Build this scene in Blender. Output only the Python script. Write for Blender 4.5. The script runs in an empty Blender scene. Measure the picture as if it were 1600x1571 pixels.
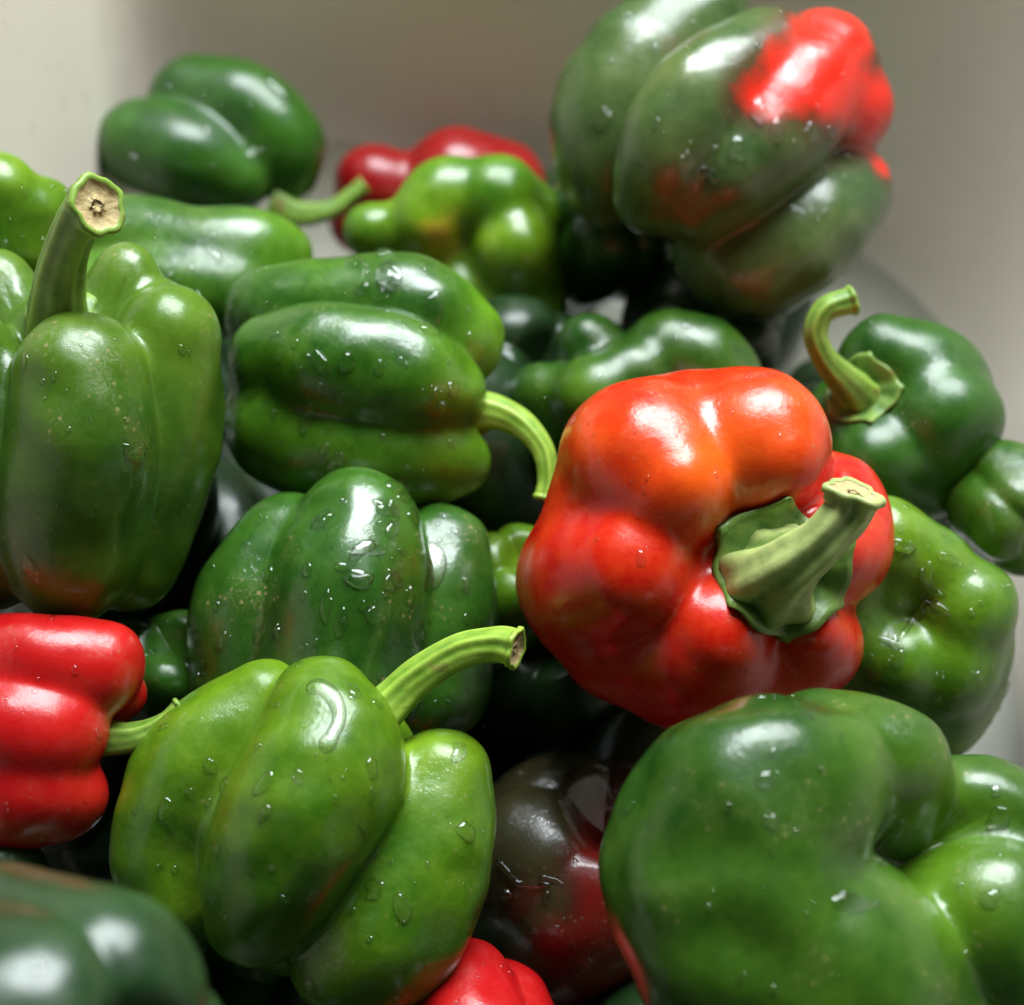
import bpy, math, random
import numpy as np
from mathutils import Vector, noise
from mathutils.bvhtree import BVHTree

# ------------------------------------------------------------------ camera, light, exposure
SC = bpy.context.scene
COL = SC.collection
W_, H_ = 1600.0, 1571.0
FOCAL = 60.0
FPX = W_ * FOCAL / 36.0
FOCUS = 0.405
PITCH = math.radians(50)
ROLL = math.radians(8)
LOOK = np.array([0.0, 0.0, 0.14])
FWD = np.array([0.0, math.cos(PITCH), -math.sin(PITCH)])
UP0 = np.array([0.0, math.sin(PITCH), math.cos(PITCH)])
RT0 = np.array([1.0, 0.0, 0.0])
UPV = UP0 * math.cos(ROLL) - RT0 * math.sin(ROLL)
RTV = RT0 * math.cos(ROLL) + UP0 * math.sin(ROLL)
TOC = -FWD
CAM = LOOK - FWD * 0.43

cam = bpy.data.cameras.new('camera')
cam.lens = FOCAL
cam.sensor_width = 36
cam.sensor_fit = 'HORIZONTAL'
cam.clip_start = 0.01
cam.clip_end = 50
cam.dof.use_dof = True
cam.dof.focus_distance = FOCUS
cam.dof.aperture_fstop = 8.0
co = bpy.data.objects.new('camera', cam)
COL.objects.link(co)
from mathutils import Matrix
co.matrix_world = Matrix(((RTV[0], UPV[0], TOC[0], CAM[0]),
                          (RTV[1], UPV[1], TOC[1], CAM[1]),
                          (RTV[2], UPV[2], TOC[2], CAM[2]), (0, 0, 0, 1)))
SC.camera = co

world = bpy.data.worlds.new('World')
SC.world = world
world.use_nodes = True
bg = world.node_tree.nodes['Background']
bg.inputs[0].default_value = (0.80, 0.84, 0.78, 1)
bg.inputs[1].default_value = 0.012

def area(name, loc, target, sx, sy, power, col):
    l = bpy.data.lights.new(name, 'AREA')
    l.shape = 'RECTANGLE'; l.size = sx; l.size_y = sy
    l.energy = power; l.color = col
    o = bpy.data.objects.new(name, l)
    COL.objects.link(o)
    o.location = loc
    o.rotation_euler = (Vector(target) - Vector(loc)).to_track_quat('-Z', 'Y').to_euler()
    return o
# the window over the back of the sink, slightly to the left
area('window_light', (0.02, 0.55, 1.08), (0.0, 0.03, 0.10), 0.82, 0.62, 35.0, (0.90, 0.97, 1.0))

SC.view_settings.view_transform = 'Standard'
SC.view_settings.look = 'None'
SC.view_settings.exposure = 0.0
SC.view_settings.gamma = 1
SC.cycles.max_bounces = 12
SC.cycles.transmission_bounces = 8
SC.cycles.transparent_max_bounces = 12
SC.cycles.use_denoising = True

# ------------------------------------------------------------------ helpers
def P(px, py, d, dz=0.0):
    """point of the scene seen at px, py, d metres deep"""
    x = (px - W_ / 2) / FPX * d
    y = -(py - H_ / 2) / FPX * d
    return CAM + FWD * (d - dz) + RTV * x + UPV * y

def Vc(v):
    w = RTV * v[0] + UPV * v[1] + TOC * v[2]
    return w / np.linalg.norm(w)

def nrm(v):
    return v / np.linalg.norm(v)

def sstep(a, b, x):
    t = np.clip((x - a) / (b - a), 0, 1)
    return t * t * (3 - 2 * t)

def new_mesh(name, verts, faces, mat, parent=None, origin=(0, 0, 0), attrs=None, smooth=True):
    me = bpy.data.meshes.new(name)
    v = np.asarray(verts, dtype=np.float64) - np.asarray(origin)
    me.from_pydata(v.tolist(), [], faces)
    if smooth:
        me.polygons.foreach_set('use_smooth', [True] * len(me.polygons))
    if attrs:
        for k, a in attrs.items():
            at = me.attributes.new(k, 'FLOAT', 'POINT')
            at.data.foreach_set('value', np.asarray(a, dtype=np.float32))
    me.materials.append(mat)
    o = bpy.data.objects.new(name, me)
    COL.objects.link(o)
    if parent is not None:
        o.parent = parent
    return o

def grid_faces(nr, nc, wrap=True):
    f = []
    for i in range(nr - 1):
        for j in range(nc if wrap else nc - 1):
            j2 = (j + 1) % nc
            f.append((i * nc + j, (i + 1) * nc + j, (i + 1) * nc + j2, i * nc + j2))
    return f

# ------------------------------------------------------------------ materials
def nt(mat):
    mat.use_nodes = True
    t = mat.node_tree
    return t, t.nodes, t.links

def skin_mat(name, dark, light, ripe=(0.55, 0.012, 0.006), mid=None, rough=0.32, speck=0.5, sheen=1.0, coat=0.42, seed=0, wet=1.0, nz=0.55):
    m = bpy.data.materials.new(name)
    t, N, L = nt(m)
    b = N['Principled BSDF']
    tc = N.new('ShaderNodeTexCoord')
    mp = N.new('ShaderNodeMapping'); mp.inputs['Location'].default_value = (seed * 1.7, seed * 0.9, seed * 2.3)
    L.new(tc.outputs['Object'], mp.inputs['Vector'])
    def noise_(scale, detail=4, rough_=0.55, dist=0.0):
        n = N.new('ShaderNodeTexNoise'); n.inputs['Scale'].default_value = scale
        n.inputs['Detail'].default_value = detail; n.inputs['Roughness'].default_value = rough_
        n.inputs['Distortion'].default_value = dist
        L.new(mp.outputs[0], n.inputs['Vector']); return n
    def ramp(src, a, c, lo=0.0, hi=1.0):
        r = N.new('ShaderNodeMapRange'); r.inputs['From Min'].default_value = a; r.inputs['From Max'].default_value = c
        r.inputs['To Min'].default_value = lo; r.inputs['To Max'].default_value = hi; r.clamp = True
        L.new(src, r.inputs['Value']); return r.outputs[0]
    def mixc(f, A, B):
        x = N.new('ShaderNodeMix'); x.data_type = 'RGBA'
        for s, k in ((f, 0), (A, 6), (B, 7)):
            if isinstance(s, (int, float)): x.inputs[k].default_value = s
            elif isinstance(s, tuple): x.inputs[k].default_value = (*s, 1)
            else: L.new(s, x.inputs[k])
        return x.outputs[2]
    def mth(op, A, B=None):
        x = N.new('ShaderNodeMath'); x.operation = op
        for k, s in enumerate((A, B)):
            if s is None: continue
            if isinstance(s, (int, float)): x.inputs[k].default_value = s
            else: L.new(s, x.inputs[k])
        return x.outputs[0]
    at = N.new('ShaderNodeAttribute'); at.attribute_name = 'tint'
    ar = N.new('ShaderNodeAttribute'); ar.attribute_name = 'ripe'
    als = N.new('ShaderNodeAttribute'); als.attribute_name = 'along'
    n1 = noise_(22, 3); n2 = noise_(120, 5, 0.65); n3 = noise_(420, 3, 0.6)
    f = mth('ADD', ramp(n1.outputs[0], 0.38, 0.68, 0, nz), mth('ADD', ramp(n2.outputs[0], 0.35, 0.7, -0.1, 0.2), at.outputs['Fac']))
    c = mixc(mth('MINIMUM', mth('MAXIMUM', f, 0.0), 1.0), dark, light)
    # ripening colour
    rr = mth('ADD', ar.outputs['Fac'], mth('ADD', ramp(n2.outputs[0], 0.3, 0.7, -0.13, 0.13), ramp(n1.outputs[0], 0.3, 0.7, -0.12, 0.12)))
    if mid is not None:
        c = mixc(ramp(rr, 0.15, 0.5), c, mid)
        c = mixc(ramp(rr, 0.45, 0.85), c, ripe)
    # corky flecks and scratches
    vo = N.new('ShaderNodeTexVoronoi'); vo.feature = 'F1'; vo.inputs['Scale'].default_value = 330
    L.new(mp.outputs[0], vo.inputs['Vector'])
    n4 = noise_(60, 2, 0.5)
    fleck = mth('MULTIPLY', ramp(vo.outputs['Distance'], 0.10, 0.22, 1, 0), ramp(n4.outputs[0], 0.52, 0.66))
    n5 = noise_(150, 6, 0.75, 2.5)
    scr = mth('MULTIPLY', ramp(mth('ABSOLUTE', mth('SUBTRACT', n5.outputs[0], 0.5)), 0.0, 0.012, 1, 0), ramp(n4.outputs[0], 0.56, 0.7))
    fl = mth('MULTIPLY', mth('MAXIMUM', fleck, scr), speck)
    c = mixc(fl, c, (0.34, 0.27, 0.12))
    L.new(c, b.inputs['Base Color'])
    # gloss: dry wax is a little rough, the wet film over it is sharp and patchy
    L.new(ramp(n2.outputs[0], 0.3, 0.7, rough - 0.05, rough + 0.08), b.inputs['Roughness'])
    b.inputs['Specular IOR Level'].default_value = 0.48
    nw = noise_(38, 5, 0.7, 0.6)
    wetm = ramp(nw.outputs[0], 0.50 - 0.04 * wet, 0.54, 0.1, coat)
    L.new(wetm, b.inputs['Coat Weight'])
    b.inputs['Coat Roughness'].default_value = 0.05
    b.inputs['Coat IOR'].default_value = 1.4
    b.inputs['Subsurface Weight'].default_value = 0.12 * sheen
    b.inputs['Subsurface Radius'].default_value = (1.0, 0.8, 0.25)
    b.inputs['Subsurface Scale'].default_value = 0.004
    bp = N.new('ShaderNodeBump'); bp.inputs['Strength'].default_value = 0.35; bp.inputs['Distance'].default_value = 0.0004
    hsum = mth('ADD', mth('MULTIPLY', n2.outputs[0], 1.6), mth('ADD', mth('MULTIPLY', n3.outputs[0], 0.35), mth('MULTIPLY', fl, 0.4)))
    L.new(hsum, bp.inputs['Height']); L.new(bp.outputs[0], b.inputs['Normal'])
    bp2 = N.new('ShaderNodeBump'); bp2.inputs['Strength'].default_value = 0.5; bp2.inputs['Distance'].default_value = 0.0004
    L.new(mth('ADD', mth('MULTIPLY', wetm, 1.5), n2.outputs[0]), bp2.inputs['Height'])
    L.new(bp2.outputs[0], b.inputs['Coat Normal'])
    return m

def stem_mat(name, a, c, rough=0.42):
    m = bpy.data.materials.new(name)
    t, N, L = nt(m)
    b = N['Principled BSDF']
    at = N.new('ShaderNodeAttribute'); at.attribute_name = 'tint'
    tc = N.new('ShaderNodeTexCoord')
    n = N.new('ShaderNodeTexNoise'); n.inputs['Scale'].default_value = 260; n.inputs['Detail'].default_value = 5
    L.new(tc.outputs['Object'], n.inputs['Vector'])
    ad = N.new('ShaderNodeMath'); ad.operation = 'ADD'
    mr = N.new('ShaderNodeMapRange'); mr.inputs[1].default_value = 0.35; mr.inputs[2].default_value = 0.7
    mr.inputs[3].default_value = -0.15; mr.inputs[4].default_value = 0.35
    L.new(n.outputs[0], mr.inputs[0]); L.new(at.outputs['Fac'], ad.inputs[0]); L.new(mr.outputs[0], ad.inputs[1])
    mx = N.new('ShaderNodeMix'); mx.data_type = 'RGBA'
    mx.inputs[6].default_value = (*a, 1); mx.inputs[7].default_value = (*c, 1)
    L.new(ad.outputs[0], mx.inputs[0])
    # brown scuffs
    n2 = N.new('ShaderNodeTexNoise'); n2.inputs['Scale'].default_value = 130; n2.inputs['Detail'].default_value = 4
    L.new(tc.outputs['Object'], n2.inputs['Vector'])
    m2 = N.new('ShaderNodeMapRange'); m2.inputs[1].default_value = 0.66; m2.inputs[2].default_value = 0.74; m2.inputs[4].default_value = 0.7
    L.new(n2.outputs[0], m2.inputs[0])
    mx2 = N.new('ShaderNodeMix'); mx2.data_type = 'RGBA'; mx2.inputs[7].default_value = (0.22, 0.12, 0.05, 1)
    L.new(m2.outputs[0], mx2.inputs[0]); L.new(mx.outputs[2], mx2.inputs[6])
    L.new(mx2.outputs[2], b.inputs['Base Color'])
    b.inputs['Roughness'].default_value = rough
    b.inputs['Subsurface Weight'].default_value = 0.1
    b.inputs['Subsurface Radius'].default_value = (1.0, 1.0, 0.3)
    b.inputs['Subsurface Scale'].default_value = 0.003
    bp = N.new('ShaderNodeBump'); bp.inputs['Strength'].default_value = 0.4; bp.inputs['Distance'].default_value = 0.0006
    L.new(n.outputs[0], bp.inputs['Height']); L.new(bp.outputs[0], b.inputs['Normal'])
    return m

def plain_mat(name, col, rough=0.5, bump=0.0, scale=200, var=0.15):
    m = bpy.data.materials.new(name)
    t, N, L = nt(m)
    b = N['Principled BSDF']
    tc = N.new('ShaderNodeTexCoord')
    n = N.new('ShaderNodeTexNoise'); n.inputs['Scale'].default_value = scale; n.inputs['Detail'].default_value = 5
    L.new(tc.outputs['Object'], n.inputs['Vector'])
    mx = N.new('ShaderNodeMix'); mx.data_type = 'RGBA'
    mx.inputs[6].default_value = (*[v * (1 - var) for v in col], 1)
    mx.inputs[7].default_value = (*[min(1, v * (1 + var)) for v in col], 1)
    L.new(n.outputs[0], mx.inputs[0]); L.new(mx.outputs[2], b.inputs['Base Color'])
    b.inputs['Roughness'].default_value = rough
    if bump:
        bp = N.new('ShaderNodeBump'); bp.inputs['Strength'].default_value = bump; bp.inputs['Distance'].default_value = 0.0006
        L.new(n.outputs[0], bp.inputs['Height']); L.new(bp.outputs[0], b.inputs['Normal'])
    return m

def water_mat(name, tint=(1, 1, 1), wave=False, bendy=0.38, edge=0.9):
    """thin water: a mirror-like skin over liquid that mostly lets the light straight through and bends the rest"""
    m = bpy.data.materials.new(name)
    t, N, L = nt(m)
    N.remove(N['Principled BSDF'])
    out = N['Material Output']
    lw = N.new('ShaderNodeLayerWeight'); lw.inputs[0].default_value = 0.5
    pw = N.new('ShaderNodeMath'); pw.operation = 'POWER'; pw.inputs[1].default_value = 4.0
    L.new(lw.outputs['Facing'], pw.inputs[0])
    fr = N.new('ShaderNodeMapRange'); fr.inputs['To Min'].default_value = 0.05; fr.inputs['To Max'].default_value = edge
    L.new(pw.outputs[0], fr.inputs['Value'])
    gl = N.new('ShaderNodeBsdfGlossy'); gl.inputs['Roughness'].default_value = 0.03
    tr = N.new('ShaderNodeBsdfTransparent'); tr.inputs[0].default_value = (*tint, 1)
    rf = N.new('ShaderNodeBsdfRefraction'); rf.inputs['IOR'].default_value = 1.33; rf.inputs['Roughness'].default_value = 0.0
    rf.inputs['Color'].default_value = (*tint, 1)
    m1 = N.new('ShaderNodeMixShader'); m1.inputs[0].default_value = bendy
    L.new(tr.outputs[0], m1.inputs[1]); L.new(rf.outputs[0], m1.inputs[2])
    m2 = N.new('ShaderNodeMixShader')
    L.new(fr.outputs[0], m2.inputs[0]); L.new(m1.outputs[0], m2.inputs[1]); L.new(gl.outputs[0], m2.inputs[2])
    L.new(m2.outputs[0], out.inputs['Surface'])
    if wave:
        tc = N.new('ShaderNodeTexCoord')
        n = N.new('ShaderNodeTexNoise'); n.inputs['Scale'].default_value = 30; n.inputs['Detail'].default_value = 2
        L.new(tc.outputs['Object'], n.inputs['Vector'])
        bp = N.new('ShaderNodeBump'); bp.inputs['Strength'].default_value = 0.3; bp.inputs['Distance'].default_value = 0.002
        L.new(n.outputs[0], bp.inputs['Height'])
        for q in (lw, gl, rf): L.new(bp.outputs[0], q.inputs['Normal'])
    return m

def basin_mat():
    m = bpy.data.materials.new('white_enamel')
    t, N, L = nt(m)
    b = N['Principled BSDF']
    tc = N.new('ShaderNodeTexCoord')
    n = N.new('ShaderNodeTexNoise'); n.inputs['Scale'].default_value = 9; n.inputs['Detail'].default_value = 6
    L.new(tc.outputs['Object'], n.inputs['Vector'])
    mx = N.new('ShaderNodeMix'); mx.data_type = 'RGBA'
    mx.inputs[6].default_value = (0.80, 0.69, 0.58, 1); mx.inputs[7].default_value = (0.87, 0.79, 0.69, 1)
    L.new(n.outputs[0], mx.inputs[0]); L.new(mx.outputs[2], b.inputs['Base Color'])
    b.inputs['Roughness'].default_value = 0.5
    n2 = N.new('ShaderNodeTexNoise'); n2.inputs['Scale'].default_value = 60; n2.inputs['Detail'].default_value = 3
    L.new(tc.outputs['Object'], n2.inputs['Vector'])
    bp = N.new('ShaderNodeBump'); bp.inputs['Strength'].default_value = 0.12; bp.inputs['Distance'].default_value = 0.001
    L.new(n2.outputs[0], bp.inputs['Height']); L.new(bp.outputs[0], b.inputs['Normal'])
    return m

M = {}
M['red'] = skin_mat('red_skin', (0.60, 0.008, 0.004), (0.92, 0.11, 0.008), speck=0.3, rough=0.27, seed=1, coat=0.45, nz=0.12)
M['deep_red'] = skin_mat('deep_red_skin', (0.42, 0.004, 0.006), (0.60, 0.014, 0.01), speck=0.25, rough=0.28, seed=2, coat=0.45)
M['green'] = skin_mat('green_skin', (0.018, 0.080, 0.004), (0.12, 0.28, 0.010), speck=0.35, seed=3, coat=0.65, wet=1.8)
M['fresh'] = skin_mat('fresh_green_skin', (0.040, 0.130, 0.004), (0.22, 0.36, 0.011), speck=0.4, seed=4, nz=0.45, coat=0.6, wet=1.6)
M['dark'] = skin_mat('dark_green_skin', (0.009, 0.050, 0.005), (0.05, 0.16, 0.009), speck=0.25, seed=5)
M['scuffed'] = skin_mat('scuffed_green_skin', (0.016, 0.072, 0.007), (0.08, 0.21, 0.012), speck=0.9, seed=6, rough=0.30, nz=0.35, coat=0.85, wet=2.2)
M['olive'] = skin_mat('olive_green_skin', (0.024, 0.080, 0.005), (0.115, 0.22, 0.012), speck=0.7, seed=7, ripe=(0.30, 0.03, 0.01), mid=(0.12, 0.09, 0.015))
M['turning'] = skin_mat('turning_skin', (0.030, 0.075, 0.018), (0.15, 0.20, 0.055), ripe=(0.82, 0.022, 0.008), mid=(0.10, 0.05, 0.022), speck=0.1, seed=8, rough=0.3, coat=0.7, wet=1.8)
M['brown'] = skin_mat('brown_skin', (0.035, 0.034, 0.014), (0.07, 0.055, 0.018), ripe=(0.20, 0.010, 0.006), mid=(0.09, 0.018, 0.010), speck=0.25, seed=9, coat=0.9, wet=2.0)
M['yellowing'] = skin_mat('yellowing_green_skin', (0.040, 0.135, 0.004), (0.26, 0.42, 0.012), mid=(0.42, 0.36, 0.02), ripe=(0.50, 0.20, 0.03), speck=0.1, seed=12)
M['far_red'] = skin_mat('shade_darkened_red_skin', (0.26, 0.004, 0.006), (0.38, 0.010, 0.01), speck=0.2, seed=22, rough=0.3)  # deep red darkened, the shade at the back put into the colour
M['shade'] = skin_mat('blackish_green_skin', (0.010, 0.035, 0.009), (0.030, 0.080, 0.020), speck=0.1, seed=11, rough=0.36)  # blackish skin; on the gap fillers its colour stands in for shade
M['gap_shade'] = skin_mat('shade_darkened_green_skin', (0.007, 0.024, 0.006), (0.020, 0.052, 0.012), speck=0.1, seed=21, rough=0.36)  # shadow of the gaps painted into the skin colour
M['deep'] = skin_mat('deep_green_skin', (0.012, 0.058, 0.005), (0.095, 0.205, 0.009), speck=0.5, seed=13, coat=0.6, wet=1.5, nz=0.3)
M['stem'] = stem_mat('green_stem', (0.085, 0.19, 0.02), (0.27, 0.42, 0.06))
M['stem_bright'] = stem_mat('bright_stem', (0.14, 0.28, 0.02), (0.38, 0.55, 0.07))
M['stem_pale'] = stem_mat('pale_stem', (0.14, 0.23, 0.05), (0.45, 0.52, 0.18))
M['cut'] = plain_mat('cut_stem_end', (0.50, 0.38, 0.17), 0.7, 0.8, 600, 0.35)
M['calyx'] = stem_mat('calyx_green', (0.06, 0.15, 0.02), (0.24, 0.36, 0.07))
M['water'] = water_mat('water_clear')
M['film'] = water_mat('thin_water', bendy=0.03, edge=0.2)
M['pool'] = water_mat('sink_water', wave=True, tint=(0.85, 0.9, 0.88))
M['enamel'] = basin_mat()

# ------------------------------------------------------------------ sink basin and water
def rrect(x0, x1, y0, y1, r, n=14):
    pts = []
    for cx, cy, a0 in ((x1 - r[1], y1 - r[1], 0), (x0 + r[0], y1 - r[0], 90), (x0 + r[2], y0 + r[2], 180), (x1 - r[3], y0 + r[3], 270)):
        k = {0: r[1], 90: r[0], 180: r[2], 270: r[3]}[a0]
        for i in range(n + 1):
            a = math.radians(a0 + 90 * i / n)
            pts.append((cx + k * math.cos(a), cy + k * math.sin(a)))
    return pts

BX0, BX1, BY0, BY1 = -0.152, 0.164, -0.42, 0.254
def build_sink():
    sink = bpy.data.objects.new('sink', None); COL.objects.link(sink)
    sink['label'] = 'off white enamel sink basin holding the whole heap of peppers'
    sink['category'] = 'sink'
    rows = []
    # floor centre -> fillet -> walls -> rounded lip -> flange
    prof = [(0.14, 0.0), (0.06, 0.0)]
    for i in range(9):
        a = math.radians(90 * i / 8)
        prof.append((0.045 * (1 - math.sin(a)) , 0.045 * (1 - math.cos(a))))
    for k in range(1, 9):
        z = 0.045 + 0.175 * k / 8
        prof.append((-0.025 * k / 8, z))
    for i in range(1, 6):
        a = math.radians(90 * i / 5)
        prof.append((-0.025 - 0.010 * (1 - math.cos(a)), 0.22 + 0.010 * math.sin(a)))
    prof.append((-0.050, 0.230)); prof.append((-0.052, 0.228)); prof.append((-0.052, 0.215))
    for ins, z in prof:
        rr = [max(0.004, r_ - ins * 0.9) for r_ in (0.022, 0.115, 0.04, 0.05)]
        rows.append([(x, y, z) for x, y in rrect(BX0 + ins, BX1 - ins, BY0 + ins, BY1 - ins, rr)])
    nc = len(rows[0])
    V = [p for r_ in rows for p in r_]
    F = [tuple(reversed(f)) for f in grid_faces(len(rows), nc)]
    F.append(tuple(range(nc)))
    o = new_mesh('basin', V, F, M['enamel'], sink)
    return sink, o
sink, basin = build_sink()
WATER_Z = 0.042
wp = rrect(BX0 + 0.001, BX1 - 0.001, BY0 + 0.001, BY1 - 0.001, (0.02, 0.08, 0.04, 0.05))
wo = new_mesh('water', [(x, y, WATER_Z) for x, y in wp], [tuple(range(len(wp)))], M['pool'])
wo['kind'] = 'structure'

# ------------------------------------------------------------------ pepper builder
def pepper(name, label, c, d, ax, R, L, valleys, lobes, mat, ref='cam', taper=0.0, dim_top=0.30, dim_bot=0.28, rd=0.5, rb=0.5,
           e1=0.56, e2=0.80, crease=(1.0, 1.0, 1.0), kz=0.65, soft=0.16, twist=0.0, bend=(0, 0, 0), bumps=(), seed=0,
           res=(150, 110), tint=None, ripe=None, stem=None, calyx=None, group=None, rough_amp=0.016, tint_top=0.35,
           drops=None, squash=None):
    rng = np.random.RandomState(seed + 11)
    s_ = d / FPX
    C = P(c[0], c[1], d)
    a = Vc(ax)
    r0 = TOC if ref == 'cam' else RTV
    e1v = nrm(r0 - a * np.dot(a, r0)); e2v = np.cross(a, e1v)
    nth, nps = res
    th = np.linspace(0, 2 * np.pi, nth, endpoint=False)
    ps = np.linspace(0, np.pi, nps)
    ps = ps - 0.06 * np.sin(4 * ps) * 0
    PS, TH = np.meshgrid(ps, th, indexing='ij')
    sg = np.sin(PS); cg = np.cos(PS)
    rb_ = np.sign(sg) * np.abs(sg) ** e1
    zb = np.sign(cg) * np.abs(cg) ** e2
    zt = cg
    T2 = TH + twist * zt
    # lobes lie between creases; a crease is (angle, depth, slope along the axis)
    m_ = len(valleys)
    sizes = [l[0] for l in lobes]; topsl = [(l[1] if len(l) > 1 else 1.0) for l in lobes]; botsl = [(l[2] if len(l) > 2 else 1.0) for l in lobes]
    TD = np.degrees(T2)
    va = [v[0] + (v[2] if len(v) > 2 else 0.0) * zt + (v[3] if len(v) > 3 else 0.0) * (zt ** 2) for v in valleys]
    vd = [v[1] for v in valleys]
    vt = [(v[4] if len(v) > 4 else crease[0]) for v in valleys]
    S2 = np.ones_like(TD); valley = np.zeros_like(TD); topm = np.ones_like(TD); botm = np.ones_like(TD)
    wtop = sstep(0.1, 0.95, zt); crb = crease[1] + (crease[2] - crease[1]) * sstep(0, 0.9, -zt)
    for i in range(m_):
        A0 = va[i]; A1 = va[(i + 1) % m_]
        rel = (TD - A0) % 360.0
        wd = (A1 - A0) % 360.0
        ins = rel < wd
        t01 = np.clip(rel / wd, 0, 1)
        u = 2 * t01 - 1
        au = np.abs(u)
        au = 1 + soft - np.sqrt((1 - au) ** 2 + soft ** 2)
        au = np.clip(au / (1 + soft - soft), 0, 1) * 0.985
        g = (1 - np.sqrt(1 - au ** 2)) / (1 - math.sqrt(1 - 0.985 ** 2))
        cdep = np.where(u < 0, vd[i], vd[(i + 1) % m_])
        crf = np.where(zt > 0, crease[1] * (1 - wtop) + np.where(u < 0, vt[i], vt[(i + 1) % m_]) * wtop, crb)
        q = np.clip(cdep * g * crf, 0, 0.6)
        ip, inx = (i - 1) % m_, (i + 1) % m_
        def env(L_):
            lo = 0.5 * (L_[ip] + L_[i]); hi = 0.5 * (L_[i] + L_[inx])
            w_ = sstep(0, 1, np.abs(u))
            return np.where(u < 0, L_[i] * (1 - w_) + lo * w_, L_[i] * (1 - w_) + hi * w_)
        S2 = np.where(ins, env(sizes) * (1 - q), S2)
        valley = np.where(ins, q, valley)
        topm = np.where(ins, env(topsl), topm); botm = np.where(ins, env(botsl), botm)
    cr = 1.0
    r = rb_ * S2
    r = r * (1 + taper * zb)
    # ends: shoulders roll into the dimple, valleys dip between lobes
    zt_s = zb * topm * (1 - kz * valley * cr)
    zb_s = zb * botm * (1 - kz * valley * cr)
    mt = sstep(0, rd, r); mb = sstep(0, rb, r)
    zpole_t = (1 - dim_top) * zb
    zpole_b = (1 - dim_bot) * zb
    z = np.where(zt > 0, zpole_t * (1 - mt) + zt_s * mt, zpole_b * (1 - mb) + zb_s * mb)
    X = r * np.cos(TH); Y = r * np.sin(TH)
    # gentle unevenness of the whole fruit
    for k in range(7):
        w = rng.normal(size=3); w = w / np.linalg.norm(w) * rng.uniform(2.0, 6.5); ph = rng.uniform(0, 6.28)
        dsp = rough_amp * np.sin(w[0] * X + w[1] * Y + w[2] * z + ph)
        X = X * (1 + dsp); Y = Y * (1 + dsp); z = z * (1 + dsp * 0.6)
    for k in range(8):
        w = rng.normal(size=3); w = w / np.linalg.norm(w) * rng.uniform(7, 15); ph = rng.uniform(0, 6.28)
        dsp = rough_amp * 0.16 * np.sin(w[0] * X + w[1] * Y + w[2] * z + ph)
        X = X * (1 + dsp); Y = Y * (1 + dsp); z = z * (1 + dsp)
    for (ba, bz, bw, amp) in bumps:   # angle, height (-1..1), width, amplitude
        dirv = np.array([math.cos(math.radians(ba)) * math.sqrt(max(0, 1 - bz * bz)), math.sin(math.radians(ba)) * math.sqrt(max(0, 1 - bz * bz)), bz])
        nl = np.sqrt(X * X + Y * Y + z * z) + 1e-6
        dt = ((X / nl - dirv[0]) ** 2 + (Y / nl - dirv[1]) ** 2 + (z / nl - dirv[2]) ** 2)
        g = amp * np.exp(-dt / (bw * bw))
        X = X * (1 + g); Y = Y * (1 + g); z = z * (1 + g)
    Rm = R * s_; Lm = L * s_
    Pt = (C[None, None, :] + (X * Rm)[..., None] * e1v + (Y * Rm)[..., None] * e2v + (z * Lm)[..., None] * a)
    if any(bend):
        Pt = Pt + (z ** 2)[..., None] * (RTV * bend[0] + UPV * bend[1] + TOC * bend[2]) * s_
    V = Pt.reshape(-1, 3)
    F = grid_faces(nps, nth)
    tn = np.zeros(len(V))
    tn += tint_top * (sstep(0.15, 1.0, zt) * (0.35 + 1.6 * valley * 0 ) + 0.6 * (1 - mt) * (zt > 0)).reshape(-1)
    rp = np.zeros(len(V))
    nX, nY, nZ = X.reshape(-1), Y.reshape(-1), z.reshape(-1)
    pc = np.stack([((V - C) @ RTV), ((V - C) @ UPV), ((V - C) @ TOC)], 1) / s_   # picture-size units about the centre
    if tint: 
        for (x, y, zz, w, amt) in tint:
            tn += amt * np.exp(-(((pc[:, 0] - x) ** 2 + (pc[:, 1] - y) ** 2) / (w * w))) * sstep(-80, 0, pc[:, 2])
    if ripe:
        for (x, y, zz, w, amt) in ripe:
            rp += amt * np.exp(-(((pc[:, 0] - x) ** 2 + (pc[:, 1] - y) ** 2) / (w * w)) ** 2) * sstep(-80, 0, pc[:, 2])
    return finish(name, label, group, mat, V, F, tn, rp, zt.reshape(-1), C, a, e1v, e2v, Rm, Lm, s_, d, c, seed, calyx, stem, drops)

def finish(name, label, group, mat, V, F, tn, rp, along, C, a, e1v, e2v, Rm, Lm, s_, d, c, seed, calyx, stem, drops):
    root = bpy.data.objects.new(name, None)
    COL.objects.link(root)
    zmin = V[:, 2].min()
    org = np.array([C[0], C[1], zmin])
    root.location = org
    root.empty_display_size = 0.01
    root['label'] = label; root['category'] = 'pepper'
    if group: root['group'] = group
    body = new_mesh('body', V, F, M[mat], root, org, {'tint': tn, 'ripe': rp, 'along': along})
    info = dict(root=root, V=V, F=F, C=C, a=a, e1=e1v, e2=e2v, R=Rm, L=Lm, s=s_, d=d, c=c, org=org, zmin=zmin, body=body)
    info['bvh'] = BVHTree.FromPolygons([tuple(v) for v in V], F)

    if calyx: make_calyx(info, **calyx)
    if stem: make_stem(info, **stem)
    if drops: make_drops(info, seed=seed, **drops)
    return info


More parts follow.
